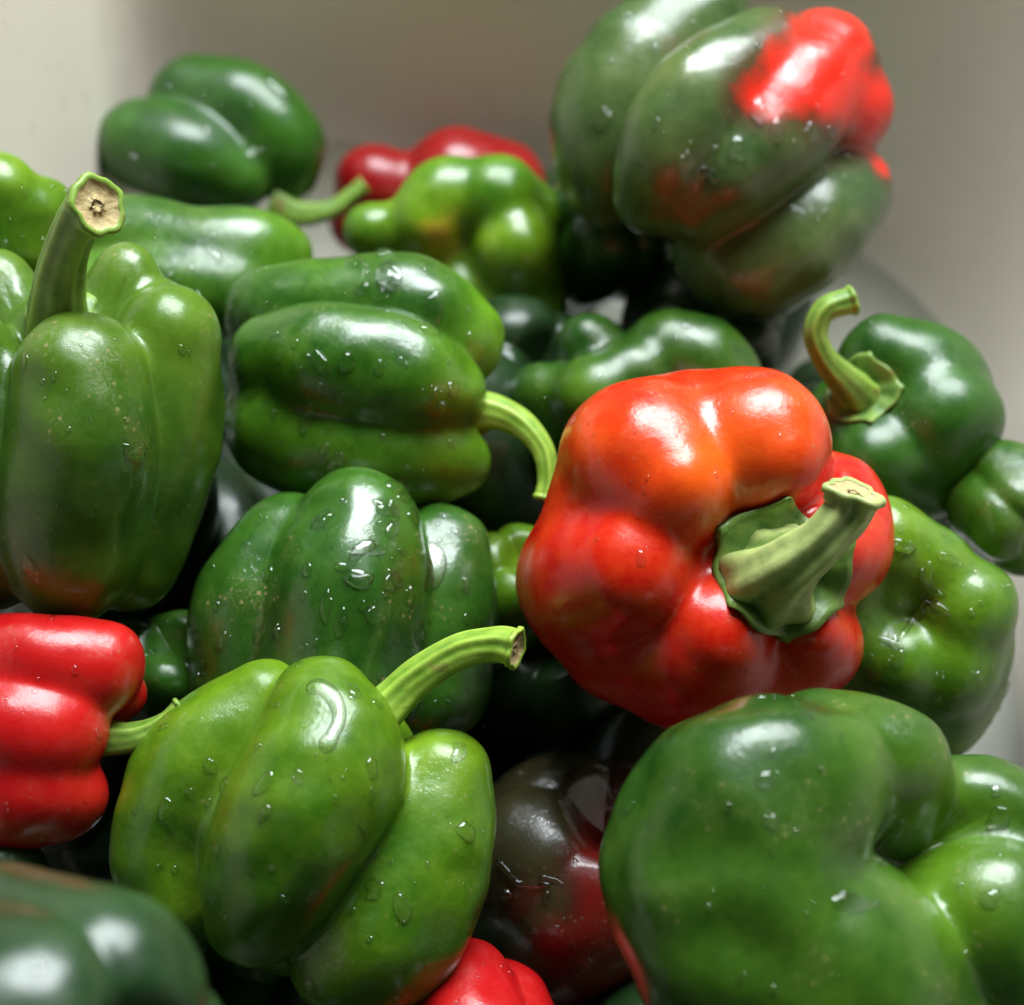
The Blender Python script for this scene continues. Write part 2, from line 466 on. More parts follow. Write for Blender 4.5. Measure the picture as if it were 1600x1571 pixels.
import bmesh
_ico = {}
def ico(n):
    if n not in _ico:
        bm = bmesh.new()
        bmesh.ops.create_icosphere(bm, subdivisions=n, radius=1.0)
        v = np.array([tuple(q.co) for q in bm.verts]); f = [tuple(q.index for q in fc.verts) for fc in bm.faces]
        bm.free()
        _ico[n] = (v / np.linalg.norm(v, axis=1)[:, None], f)
    return _ico[n]

def lobed(name, label, c, d, ax, chains, mat, k=9.0, center=(0, 0, 0), sub=6, seed=0, rough_amp=1.0, tint=None, ripe=None,
          tint_top=0.3, stem=None, calyx=None, group=None, drops=None, ref='cam'):
    """a fruit grown from lobes; each lobe is a chain of swellings (x, y, toward viewer, radius), melted together"""
    rng = np.random.RandomState(seed + 11)
    s_ = d / FPX; C = P(c[0], c[1], d); a = Vc(ax)
    r0 = TOC if ref == 'cam' else RTV
    e1v = nrm(r0 - a * np.dot(a, r0)); e2v = np.cross(a, e1v)
    dirs, F = ico(sub)
    cen = np.array([center[0] , center[1], center[2]], float)
    lobes = []
    for ch in chains:
        q = np.array([(800 + (x - 800) * (1 - z / FPX) - c[0], -(785.5 + (y - 785.5) * (1 - z / FPX) - c[1]), z, r * (1 - z / FPX)) for x, y, z, r in ch], float)
        if len(q) == 1:
            lobes.append(q); continue
        n = 9
        lobes.append(catmull([tuple(v) for v in q], n))
    def field(p):
        ds = []
        for lb in lobes:
            dm = None
            for x, y, z, r in lb:
                t = np.sqrt((p[:, 0] - x) ** 2 + (p[:, 1] - y) ** 2 + (p[:, 2] - z) ** 2) - r
                dm = t if dm is None else np.minimum(dm, t)
            ds.append(dm)
        ds = np.array(ds); m = ds.min(0)
        return m - k * np.log(np.exp(-(ds - m) / k).sum(0))
    Rmax = max(np.linalg.norm(lb[:, :3] - cen, axis=1).max() + lb[:, 3].max() for lb in lobes) + 40
    t = np.full(len(dirs), Rmax)
    for it in range(26):
        f = field(cen + dirs * t[:, None])
        t = np.maximum(t - f * 0.95, 5)
        if np.abs(f).max() < 0.3: break
    # unevenness of the flesh
    p0 = dirs * (t[:, None] / 200.0)
    dsp = np.zeros(len(t))
    for (n_, amp, lo, hi) in ((9, 0.0075, 2.0, 7.0), (12, 0.0022, 8.0, 17.0)):
        for _ in range(n_):
            w = rng.normal(size=3); w = w / np.linalg.norm(w) * rng.uniform(lo, hi)
            dsp += amp * rough_amp * np.sin(p0 @ w + rng.uniform(0, 6.28))
    t = t * (1 + dsp)
    L = cen + dirs * t[:, None]
    V = C + (L[:, 0:1] * RTV + L[:, 1:2] * UPV + L[:, 2:3] * TOC) * s_
    al = (L @ nrm(np.array(ax, float)))
    lm = max(1.0, np.percentile(np.abs(al), 98))
    tn = tint_top * sstep(0.25, 1.0, al / lm)
    rp = np.zeros(len(V))
    if tint:
        for (x, y, w, amt) in tint:
            tn = tn + amt * np.exp(-(((L[:, 0] - (x - c[0])) ** 2 + (L[:, 1] + (y - c[1])) ** 2) / (w * w))) * sstep(-80, 0, L[:, 2])
    if ripe:
        for (x, y, w, amt) in ripe:
            rp = np.maximum(rp, amt * np.exp(-(((L[:, 0] - (x - c[0])) ** 2 + (L[:, 1] + (y - c[1])) ** 2) / (w * w)) ** 1.0) * sstep(-80, 0, L[:, 2]))
    Rm = float(np.percentile(t, 80)) * s_
    return finish(name, label, group, mat, V, F, tn, rp, al / lm, C, a, e1v, e2v, Rm, Rm, s_, d, c, seed, calyx, stem, drops)

def catmull(pts, n):
    pts = [np.array(p, float) for p in pts]
    pts = [2 * pts[0] - pts[1]] + pts + [2 * pts[-1] - pts[-2]]
    out = []
    m = len(pts) - 3
    for i in range(m):
        p0, p1, p2, p3 = pts[i:i + 4]
        for k in range(n):
            t = k / n
            out.append(0.5 * ((2 * p1) + (-p0 + p2) * t + (2 * p0 - 5 * p1 + 4 * p2 - p3) * t * t + (-p0 + 3 * p1 - 3 * p2 + p3) * t ** 3))
    out.append(pts[-2])
    return np.array(out)

def make_stem(info, pts, rad, mat='stem', knob=0.02, ridges=5, ridge=0.10, squash=1.0, cut=True, cutmat='cut', seed=1, lip=1.12):
    """pts: (px, py, toward camera in px), rad in px"""
    s = info['s']; C = info['C']; cx, cy = info['c']
    rng = np.random.RandomState(seed)
    Q = []
    for p, r in zip(pts, rad):   # what is nearer the camera looks bigger: undo it
        m_ = 1 - p[2] / FPX
        Q.append((800 + (p[0] - 800) * m_ - cx, -(785.5 + (p[1] - 785.5) * m_ - cy), p[2], r * m_))
    path = catmull(Q, 10)
    X = C + (path[:, 0:1] * RTV + path[:, 1:2] * UPV + path[:, 2:3] * TOC) * s
    rr = path[:, 3] * s
    T = np.gradient(X, axis=0); T /= np.linalg.norm(T, axis=1)[:, None]
    n = 40
    up = TOC if abs(np.dot(T[0], TOC)) < 0.9 else RTV
    N0 = nrm(up - T[0] * np.dot(up, T[0]))
    V = []; tn = []
    ph = rng.uniform(0, 6.28)
    K = len(X)
    for i in range(K):
        N0 = nrm(N0 - T[i] * np.dot(N0, T[i])); B = np.cross(T[i], N0)
        t = i / (K - 1)
        for j in range(n):
            a = 2 * math.pi * j / n
            rg = ridge * (0.5 + 0.5 * math.cos(ridges * a + ph + 1.2 * t)) + 0.35 * ridge * math.cos((ridges + 4) * a + 2.1 * ph) + 0.3 * ridge * math.cos(2 * a + ph * 1.7)
            q = rr[i] * (1 + rg - 0.5 * ridge) * (1 + 0.02 * math.sin(9 * t + a) + knob * (math.sin(7 * t + 2 * a + ph) + 0.6 * math.sin(17 * t - a * 3) + 0.4 * math.sin(29 * t + 2 * a)))
            V.append(X[i] + q * (math.cos(a) * N0 * squash + math.sin(a) * B))
            tn.append(0.25 + 0.9 * rg / max(ridge, 1e-3) * 0.6 + 0.12 * math.sin(14 * t + 3 * a) * t)
    F = grid_faces(K, n)
    F = [tuple(reversed(f)) for f in F]
    if cut:   # rolled lip and sunken dry face as a sub-part
        ring = np.array(V[-n:]); cen = ring.mean(0); tdir = T[-1]
        base = len(V)
        lipv = cen + (ring - cen) * lip - tdir * rr[-1] * 0.12
        V[-n:] = [v for v in lipv]
        prof = [(lip * 1.0, 0.10), (lip * 0.9, 0.20), (lip * 0.78, 0.12)]
        for f_, h in prof:
            V += [v for v in cen + (ring - cen) * f_ + tdir * rr[-1] * h]
            tn += [0.7] * n
        rows = K + len(prof)
        F = [tuple(reversed(f)) for f in grid_faces(rows, n)]
    st = new_mesh('stem', V, F, M[mat], info['root'], info['org'], {'tint': tn})
    if cut:
        CV = []
        for f_, h in ((lip * 0.80, 0.12), (lip * 0.68, 0.02), (lip * 0.45, -0.03), (lip * 0.2, 0.02)):
            for j, v in enumerate(cen + (ring - cen) * f_ + tdir * rr[-1] * h):
                CV.append(v + tdir * rr[-1] * rng.uniform(-0.03, 0.03) * min(1.0, f_ / lip) ** 2)
        CV.append(cen + tdir * rr[-1] * 0.025)
        CF = [tuple(reversed(f)) for f in grid_faces(4, n)]
        CF += [(3 * n + (j + 1) % n, 3 * n + j, 4 * n) for j in range(n)]
        ce = new_mesh('cut_end', CV, CF, M[cutmat], st, info['org'])
    return st

def make_calyx(info, r, teeth=6, spike=0.35, at=(0, 0), lift=0.10, mat='calyx', seed=2, thick=4.0, rot=0.0, amp=None, mound=0.0):
    """a green plate draped over the stem cavity, its rim drawn out into points"""
    s = info['s']; a = info['a']; e1 = info['e1']; e2 = info['e2']
    rng = np.random.RandomState(seed)
    n = 96; K = 12
    dr = nrm(P(at[0], at[1], info['d']) - CAM)
    hit = info['bvh'].ray_cast(Vector(CAM), Vector(dr))
    C0 = np.array(hit[0]) if hit[0] is not None else P(at[0], at[1], info['d'])
    Rr = r * s
    tv = amp or [rng.uniform(0.6, 1.15) for _ in range(teeth)]
    ta = [2 * math.pi * k / teeth + rng.uniform(-0.12, 0.12) + rot for k in range(teeth)]
    V = []; tn = []
    Ltop = info['L'] * 2.5
    def height(x, y):
        q = C0 + x * e1 + y * e2 + a * 0.05
        h = info['bvh'].ray_cast(Vector(q), Vector(-a))
        return None if h[0] is None else float(np.dot(np.array(h[0]) - C0, a))
    hc = height(0, 0)
    if hc is None: hc = 0.0
    rim = []
    for j in range(n):
        th = 2 * math.pi * j / n
        h = height(Rr * math.cos(th), Rr * math.sin(th))
        rim.append(hc if h is None else h)
    rim = np.array(rim)
    rs = sum(np.roll(rim, k) for k in range(-6, 7)) / 13.0
    for i in range(K):
        f = i / (K - 1)
        for j in range(n):
            th = 2 * math.pi * j / n
            sp = 0
            for k in range(teeth):
                dl = (th - ta[k] + math.pi) % (2 * math.pi) - math.pi
                sp += tv[k] * spike * math.exp(-abs(dl) / 0.13)
            rad = Rr * f * (1 + sp * f ** 5 + 0.045 * math.sin(3 * th + seed) + 0.03 * math.sin(7 * th + 2 * seed))
            h0 = height(rad * math.cos(th), rad * math.sin(th))
            hd = hc + mound * s * math.exp(-(f / 0.6) ** 2) + (rs[j] - hc) * f ** 1.6
            hs = hd if h0 is None else max(h0, hd) if f < 0.9 else max(h0, 0.5 * h0 + 0.5 * hd)
            up = thick * s * (0.5 + 0.7 * f ** 3 + 1.6 * sp * f ** 4 + 0.12 * math.sin(th * 11 + 3 * f) * f)
            V.append(C0 + rad * (math.cos(th) * e1 + math.sin(th) * e2) + a * (hs + up))
            tn.append(0.05 + 0.6 * (f ** 5) + 0.15 * math.sin(th * 9))
    F = grid_faces(K, n)
    # underside skirt
    base = len(V)
    for j in range(n):
        v = V[(K - 1) * n + j]
        V.append(v - a * thick * s * 1.8); tn.append(0.1)
    for j in range(n):
        j2 = (j + 1) % n
        F.append(((K - 1) * n + j, base + j, base + j2, (K - 1) * n + j2))
    V2 = []
    return new_mesh('calyx', V, F, M[mat], info['root'], info['org'], {'tint': tn})

def drop_geom(info, pos, nor, r, elong, rot, h, lob, rng, V, F, rings=5, seg=16):
    bvh = info['bvh']
    g = np.array([0, 0, -1.0]); t1 = g - nor * np.dot(g, nor)
    if np.linalg.norm(t1) < 0.15: t1 = RTV - nor * np.dot(RTV, nor)
    t1 = nrm(t1); t2 = np.cross(nor, t1)
    c_, s_ = math.cos(rot), math.sin(rot)
    t1, t2 = t1 * c_ + t2 * s_, -t1 * s_ + t2 * c_
    base = len(V)
    ph = rng.uniform(0, 6.28, 5)
    am = [rng.uniform(0, lob) / (k + 1) ** 0.6 for k in range(5)]
    def place(x, y, hh):
        q = pos + t1 * x + t2 * y
        hit = bvh.find_nearest(Vector(q))
        pt = np.array(hit[0]); nn = np.array(hit[1])
        if np.dot(nn, nor) < 0: nn = -nn
        return pt + nn * hh
    V.append(place(0, 0, h))
    for i in range(1, rings + 1):
        f = i / rings
        for j in range(seg):
            a = 2 * math.pi * j / seg
            rad = r * (1 + sum(am[k] * math.cos((k + 1) * a + ph[k]) for k in range(5)))
            rad = max(rad, 0.25 * r)
            hh = h * math.sqrt(max(0, 1 - f * f)) if i < rings else -0.12 * h
            V.append(place(rad * f * math.cos(a) * elong, rad * f * math.sin(a), hh))
    for j in range(seg):
        F.append((base, base + 1 + j, base + 1 + (j + 1) % seg))
    for i in range(rings - 1):
        for j in range(seg):
            A = base + 1 + i * seg; B = A + seg; j2 = (j + 1) % seg
            F.append((A + j, B + j, B + j2, A + j2))

def make_run(info, pts, hf=0.55):
    """a trickle of water along the skin: (px, py, half width in px)"""
    s = info['s']
    path = catmull([tuple(map(float, q)) for q in pts], 7)
    K = len(path); m = 11
    T = np.gradient(path[:, :2], axis=0); T /= np.linalg.norm(T, axis=1)[:, None] + 1e-9
    V, F = [], []
    last = None
    for i in range(K):
        e = min(i, K - 1 - i) / 3.0
        w = path[i, 2] * math.sqrt(min(1.0, max(0.02, 1 - (1 - min(1, e)) ** 2)))
        for j in range(m):
            u = -1 + 2 * j / (m - 1)
            px = path[i, 0] - T[i, 1] * w * u; py = path[i, 1] + T[i, 0] * w * u
            dr = nrm(P(px, py, info['d']) - CAM)
            h = info['bvh'].ray_cast(Vector(CAM), Vector(dr))
            if h[0] is None:
                V.append(V[-1] if V else info['C']); continue
            nn = np.array(h[1])
            if np.dot(nn, dr) > 0: nn = -nn
            hh = w * s * hf * math.sqrt(max(0, 1 - u * u)) if abs(u) < 1 else -0.08 * w * s
            V.append(np.array(h[0]) + nn * hh)
    for i in range(K - 1):
        for j in range(m - 1):
            F.append((i * m + j, (i + 1) * m + j, (i + 1) * m + j + 1, i * m + j + 1))
    return new_mesh('water_trickle', V, F, M['water'], info['root'], info['org'])

def make_drops(info, n=60, big=6, seed=0, rmin=2.6, rmax=7.0, region=None, at=()):
    """beads of water on the skin; the larger ones are parts of their own, the mist of tiny ones is one part"""
    rng = np.random.RandomState(seed * 7 + 3)
    s = info['s']; V = info['V']
    # normals
    bvh = info['bvh']
    tinyV, tinyF = [], []
    C = info['C']; cx, cy = info['c']
    def shoot(px, py):
        tgt = P(px, py, info['d']); dr = nrm(tgt - CAM)
        h = bvh.ray_cast(Vector(CAM), Vector(dr))
        if h[0] is None: return None
        nn = np.array(h[1])
        if np.dot(nn, dr) > 0: nn = -nn
        return np.array(h[0]), nn
    def add(px, py, r, el, rot, hf, lob, own):
        q = shoot(px, py)
        if q is None: return False
        pos, nn = q
        if nn[2] < -0.15: return False
        r_ = r * s
        if own:
            v, f = [], []
            drop_geom(info, pos, nn, r_, el, rot, r_ * hf * 1.15, lob, rng, v, f, 7, 28)
            new_mesh('water_drop', v, f, M['water'], info['root'], info['org'])
        else:
            drop_geom(info, pos, nn, r_, el, rot, r_ * hf, lob, rng, tinyV, tinyF, 4, 10)
        return True
    for q in at:
        px, py, r, el, rot, lob = q[:6]
        add(px, py, r, el, math.radians(rot), q[6] if len(q) > 6 else 0.42, lob, True)
    Rb = max(info['R'], info['L']) / s
    reg = region or (cx - Rb, cy - Rb, cx + Rb, cy + Rb)
    k = 0; tries = 0
    while k < big and tries < 400:
        tries += 1
        px = rng.uniform(reg[0], reg[2]); py = rng.uniform(reg[1], reg[3])
        if add(px, py, (5 + 11 * rng.uniform() ** 1.7) * min(1.0, rmax / 7), rng.uniform(1.0, 2.2), rng.normal(0, 0.5), rng.uniform(0.32, 0.5), 0.30, True): k += 1
    k = 0; tries = 0
    while k < n and tries < 4000:
        tries += 1
        px = rng.uniform(reg[0], reg[2]); py = rng.uniform(reg[1], reg[3])
        r = rmin + (rmax - rmin) * rng.uniform() ** 3.0
        if add(px, py, r, rng.uniform(1.0, 1.5), rng.normal(0, 0.5), rng.uniform(0.35, 0.6), 0.12, False): k += 1
    if tinyV:
        o = new_mesh('water_beads', tinyV, tinyF, M['water'], info['root'], info['org'])
        o['kind'] = 'stuff'

# ------------------------------------------------------------------ the peppers
G = 'peppers heaped in the sink'
HI = (220, 160)
MD = (160, 110)
LO = (110, 80)
PEP = {}

PEP['red'] = lobed('red_bell_pepper', 'large bright orange-red pepper with thick curved stem facing the viewer, on top of the heap',
    (1103, 862), 0.43, (0.33, -0.06, 0.94), [
     [(1050, 760, 130, 92), (1008, 717, 60, 127), (1025, 740, -80, 130), (1060, 800, -200, 100)],
     [(1210, 715, 110, 78), (1172, 700, 40, 125), (1150, 740, -90, 125), (1110, 800, -190, 110)],
     [(1290, 860, 70, 70), (1306, 850, 0, 88), (1300, 790, -40, 80), (1250, 830, -120, 100)],
     [(1262, 985, 95, 52), (1268, 1005, 20, 76), (1230, 985, -90, 95)],
     [(1120, 990, 110, 88), (1088, 1008, 20, 134), (1090, 980, -110, 125)],
     [(985, 890, 115, 98), (932, 908, 20, 128), (960, 900, -110, 130), (1020, 880, -200, 110)],
     [(1090, 700, -10, 118)], [(985, 990, 10, 112)], [(945, 800, 20, 92)], [(1200, 1040, 10, 88)],
     [(1120, 870, -75, 190)]],
    'red', center=(10, -10, -40), ref='right', k=13, rough_amp=0.6, seed=1, tint_top=0.1, group=G,
    tint=[(1060, 700, 110, 0.5), (1100, 750, 60, 0.8), (1180, 660, 90, 0.35), (900, 690, 60, 0.5), (1240, 640, 60, 0.3)],
    calyx=dict(r=94, teeth=6, spike=0.22, thick=11, rot=0.5, at=(1208, 888), mound=30),
    stem=dict(pts=[(1200, 905, 95), (1205, 898, 150), (1232, 880, 195), (1285, 842, 228), (1322, 800, 240), (1333, 770, 250)],
              rad=[88, 76, 54, 39, 38, 42], mat='stem_pale', ridge=0.26, ridges=3, knob=0.035),
    drops=dict(n=18, big=4, region=(900, 580, 1250, 900), rmax=5))


PEP['front'] = lobed('green_bell_pepper', 'bright green three-lobed pepper at front centre, long curved stem pointing right',
    (476, 1302), 0.405, (0.42, 0.90, 0.02), [
     [(412, 1110, -70, 78), (318, 1190, -55, 102), (268, 1300, -50, 90), (282, 1400, -50, 82)],
     [(505, 1118, 30, 88), (510, 1190, 60, 124), (468, 1270, 95, 125), (425, 1365, 90, 105), (402, 1428, 55, 78)],
     [(690, 1215, -40, 80), (662, 1330, -20, 110), (610, 1440, 0, 122), (550, 1495, 5, 98)],
     [(560, 1190, -130, 100), (480, 1400, -130, 130)],
     [(470, 1300, -70, 165)]],
    'fresh', center=(0, 0, -60), k=9, seed=2, group=G, tint_top=0.2,
    tint=[(690, 1180, 60, 0.3), (560, 1480, 80, 0.2), (300, 1400, 50, 0.2)],
    stem=dict(pts=[(560, 1150, -20), (610, 1100, -30), (655, 1058, -25), (720, 1018, -10), (775, 1008, 0), (805, 1014, 12)],
              rad=[40, 32, 28, 26, 27, 29], mat='stem_bright', ridge=0.14),
    drops=dict(n=50, big=26, at=[(412, 1225, 12, 2.0, 20, 0.2), (590, 1100, 9, 1.4, 0, 0.1), (550, 1090, 7, 1, 0, .1)]))


PEP['corner'] = lobed('green_bell_pepper', 'big dark green pepper at bottom right with deep pale green hollow and no stem',
    (1292, 1378), 0.375, (0.40, 0.10, 0.90), [
     [(1270, 1215, 60, 118), (1190, 1235, 60, 152), (1148, 1345, 60, 200), (1200, 1470, 70, 212), (1310, 1530, 90, 190), (1360, 1600, 60, 170)],
     [(1250, 1265, 95, 122)],
     [(1280, 1185, 0, 105), (1385, 1195, 0, 98), (1400, 1260, -40, 78)],
     [(1490, 1245, -50, 62), (1560, 1265, -50, 78), (1640, 1330, -60, 110)],
     [(1470, 1412, 20, 62), (1550, 1430, 40, 118), (1600, 1530, 0, 150)],
     [(1290, 1440, -110, 180)]],
    'deep', center=(20, -40, -80), ref='right', k=9, seed=3, group=G, tint_top=0.1,
    tint=[(1440, 1250, 100, 0.7), (1470, 1380, 70, 0.6), (1330, 1110, 70, 0.35)],
    drops=dict(n=50, big=26))


PEP['scuffed'] = lobed('green_bell_pepper', 'scuffed dark green pepper covered in water drops behind the front centre one',
    (538, 985), 0.445, (0.10, 0.96, -0.15), [
     [(450, 848, 0, 82), (412, 960, 10, 112), (402, 1060, 0, 116)],
     [(558, 830, 45, 100), (545, 920, 75, 124), (530, 1040, 70, 132)],
     [(692, 862, -55, 76), (665, 960, -45, 112), (650, 1060, -45, 115)],
     [(560, 860, -100, 110), (540, 1050, -120, 140)],
     [(530, 980, -60, 165)]],
    'scuffed', center=(0, 0, -30), k=6, seed=4, group=G, tint_top=0.1,
    drops=dict(n=80, big=40, at=[(612, 826, 12, 1.6, 80, 0.2), (614, 790, 11, 1.5, 80, 0.2), (575, 855, 13, 2.2, 60, 0.35), (560, 905, 15, 1.7, 80, 0.35), (612, 905, 14, 1.3, 70, 0.3), (668, 885, 18, 1.5, 10, 0.2), (510, 950, 10, 2.4, 10, .25), (585, 960, 13, 1.4, 60, .3), (480, 890, 9, 1.5, 60, .2)]))


PEP['tall'] = lobed('green_bell_pepper', 'tall upright green pepper at left edge with thick woody stem standing up',
    (112, 700), 0.43, (0.02, 0.87, 0.49), [
     [(125, 592, 105, 108), (125, 700, 100, 118), (115, 830, 50, 115), (108, 885, 20, 92)],
     [(268, 532, -15, 86), (250, 640, -30, 100), (222, 760, -40, 105), (190, 860, -50, 90)],
     [(250, 500, -70, 62)],
     [(196, 442, -60, 54), (180, 560, -110, 100), (150, 760, -110, 110)],
     [(-55, 560, 70, 82), (-60, 700, 60, 110), (-30, 850, 0, 110)],
     [(0, 452, -60, 58), (20, 560, -100, 90)],
     [(100, 690, -50, 130)], [(90, 545, -45, 92)]],
    'olive', center=(0, 0, -30), k=6, seed=5, group=G, tint_top=0.35,
    ripe=[(60, 900, 90, 0.2), (110, 620, 40, 0.12)],
    calyx=dict(r=50, teeth=6, spike=0.2, thick=5, at=(92, 476)),
    stem=dict(pts=[(88, 510, 30), (90, 475, 60), (98, 412, 100), (116, 358, 145), (134, 330, 165), (152, 322, 188)],
              rad=[50, 44, 37, 35, 39, 44], mat='stem', ridge=0.10),
    drops=dict(n=50, big=5))


PEP['lying'] = lobed('green_bell_pepper', 'glossy green pepper lying on its side at upper centre left, curved stem to the right',
    (568, 600), 0.47, (0.96, -0.20, 0.05), [
     [(432, 492, -55, 76), (540, 482, -45, 86), (640, 490, -35, 92), (710, 535, -35, 75)],
     [(432, 568, 60, 78), (520, 570, 88, 100), (620, 590, 88, 95), (695, 612, 60, 72)],
     [(442, 660, 35, 96), (550, 698, 50, 105), (655, 708, 40, 90), (704, 718, 20, 63)],
     [(480, 600, -110, 110), (640, 600, -110, 110)],
     [(560, 610, -50, 125)]],
    'green', center=(0, 0, -30), k=6, seed=6, group=G, tint_top=0.5,
    stem=dict(pts=[(720, 650, 0), (770, 645, 20), (815, 665, 35), (848, 705, 45), (855, 750, 50), (850, 778, 52)],
              rad=[44, 28, 21, 17, 15, 16], mat='stem_bright', ridge=0.1),
    drops=dict(n=60, big=30, at=[(605, 432, 18, 1.5, 90, .35), (708, 608, 11, 1.3, 0, .1), (500, 565, 12, 1.8, 70, .2), (592, 575, 9, 1.4, 0, .2)]))


PEP['turning'] = lobed('turning_bell_pepper', 'large green and brown pepper ripening red on one side, leaning on back wall',
    (1128, 250), 0.515, (-0.72, -0.62, 0.25), [
     [(1095, 32, -70, 76), (1000, 102, -45, 98), (950, 190, -40, 95), (942, 262, -50, 78), (950, 305, -70, 52)],
     [(1195, 92, 55, 78), (1112, 150, 100, 92), (1052, 228, 115, 84), (1022, 305, 85, 62)],
     [(1285, 105, 10, 88), (1220, 190, 85, 95), (1145, 265, 105, 82), (1090, 325, 85, 58)],
     [(1320, 170, -10, 75)],
     [(1318, 300, -40, 76), (1255, 362, 8, 100), (1172, 412, 8, 90), (1110, 396, 5, 58)],
     [(1120, 200, -110, 150), (1180, 330, -90, 130)],
     [(1150, 240, -90, 165)]],
    'turning', center=(0, 0, -50), k=9, seed=7, group=G, tint_top=0.0,
    tint=[(960, 120, 70, 0.4), (1060, 160, 40, 0.4), (1150, 400, 80, 0.3), (1030, 280, 50, .5)],
    ripe=[(1285, 85, 88, 1.1), (1215, 160, 78, 1.02), (1290, 160, 85, 1.15), (1345, 180, 78, 1.15), (1385, 255, 40, 0.9), (1170, 188, 58, 0.9), (985, 260, 60, 0.14), (1040, 340, 50, 0.08), (1060, 90, 45, 0.26), (1150, 300, 45, 0.12), (1350, 300, 70, 0.2), (1240, 240, 60, .25)],
    drops=dict(n=30, big=18))


PEP['water_top'] = lobed('green_bell_pepper', 'wet light green pepper beside the big red one with water pooled in its hollow',
    (1440, 975), 0.458, (-0.14, 0.35, 0.92), [
     [(1388, 850, 45, 74), (1390, 960, -100, 90)],
     [(1455, 885, 50, 62), (1450, 960, -90, 90)],
     [(1512, 955, 50, 78), (1490, 1060, -80, 80)],
     [(1485, 1040, 40, 78), (1465, 1110, -70, 78)],
     [(1405, 1040, 55, 66), (1410, 1120, -80, 80)],
     [(1325, 1000, 40, 66), (1350, 1080, -80, 80)],
     [(1320, 900, 40, 66)], [(1390, 930, 52, 28)],
     [(1430, 975, -75, 112)]],
    'fresh', center=(-10, 0, -70), ref='right', k=11, sub=6, seed=8, group=G, tint_top=0.15, tint=[(1420, 930, 110, 0.22)],
    drops=dict(n=50, big=5, region=(1350, 760, 1590, 1170), at=[(1408, 850, 8, 3.0, 80, .3, .9), (1450, 900, 8, 3.0, 10, .3, .9), (1425, 962, 8, 4.0, -35, .3, .9), (1398, 1002, 8, 2.6, 70, .3, .9), (1452, 945, 7, 3.0, 75, .3, .9), (1480, 870, 8, 2.2, 60, .3, .9),]))


PEP['curl'] = lobed('green_bell_pepper', 'shade-darkened green pepper against the right wall with curled light green stem',
    (1425, 655), 0.49, (-0.5, 0.25, 0.82), [
     [(1382, 562, 15, 70), (1452, 592, 5, 85), (1460, 640, -80, 90)],
     [(1440, 650, 60, 60), (1472, 662, 45, 92), (1450, 730, 10, 75)],
     [(1370, 722, 55, 78), (1430, 740, 20, 70)],
     [(1312, 640, 20, 52), (1330, 690, 10, 55)],
     [(1425, 670, -40, 118)]],
    'dark', center=(5, -15, -40), ref='right', k=8, sub=5, seed=9, group=G, tint_top=0.1,  # darker skin picked so its colour carries the back wall's shade
    tint=[(1440, 620, 50, .35)],
    calyx=dict(r=52, teeth=5, spike=0.25, thick=5, at=(1352, 615)),
    stem=dict(pts=[(1345, 625, 45), (1325, 600, 85), (1290, 560, 110), (1275, 520, 120), (1290, 485, 125), (1332, 470, 125)],
              rad=[40, 28, 19, 18, 19, 21], mat='stem', ridge=0.08),
    drops=dict(n=8, big=0))


V4 = [(-135, .14), (-45, .14), (45, .14), (135, .14)]
L4 = [(1,)] * 4
V5 = [(-160, .14), (-90, .13), (-20, .15), (50, .14), (125, .13)]
L5 = [(1,), (1.02,), (.98,), (1,), (1,)]

PEP['edge'] = pepper('green_bell_pepper', 'olive green pepper at right edge below the curled stem',
    (1582, 795), 0.475, (0.3, -0.5, 0.8), 100, 95, V4, L4, 'olive', ref='right', seed=10, res=LO, group=G)

PEP['behind_red'] = lobed('green_bell_pepper', 'shiny green pepper with knobbly lobes directly behind the big red one',
    (1000, 630), 0.505, (-0.1, 0.35, 0.93), [
     [(930, 622, 60, 68), (950, 690, 0, 80)], [(990, 592, 45, 62), (1010, 680, -20, 80)],
     [(1045, 556, 15, 72), (1105, 585, 5, 82), (1120, 680, -20, 80)],
     [(922, 542, -15, 52), (940, 600, -60, 60)], [(850, 622, 5, 56), (880, 680, -20, 70)],
     [(1005, 650, -60, 125)]],
    'deep', center=(0, -10, -50), ref='right', k=7, sub=5, seed=11, group=G, tint=[(900, 620, 50, .4)], drops=dict(n=20, big=3))  # deeper green skin stands in for shade cast by the back wall


PEP['light'] = lobed('green_bell_pepper', 'light green pepper with yellow blossom end showing, in front of the far red one',
    (742, 400), 0.56, (-0.32, 0.0, 0.94), [
     [(668, 340, 60, 60), (700, 308, 45, 66), (740, 380, -60, 78)],
     [(772, 308, 55, 68), (800, 365, -40, 78)],
     [(805, 392, 70, 66), (820, 450, 20, 66)], [(835, 345, 15, 48)],
     [(580, 362, 55, 46), (640, 380, 0, 60)],
     [(812, 500, 10, 76), (720, 470, 10, 70)],
     [(735, 400, -50, 110)], [(700, 400, -10, 55)]],
    'yellowing', center=(0, 0, -40), ref='right', k=7, sub=5, seed=12, group=G, tint_top=0.1,
    tint=[(680, 380, 60, .5)], ripe=[(690, 388, 38, .75)], drops=dict(n=6, big=0))


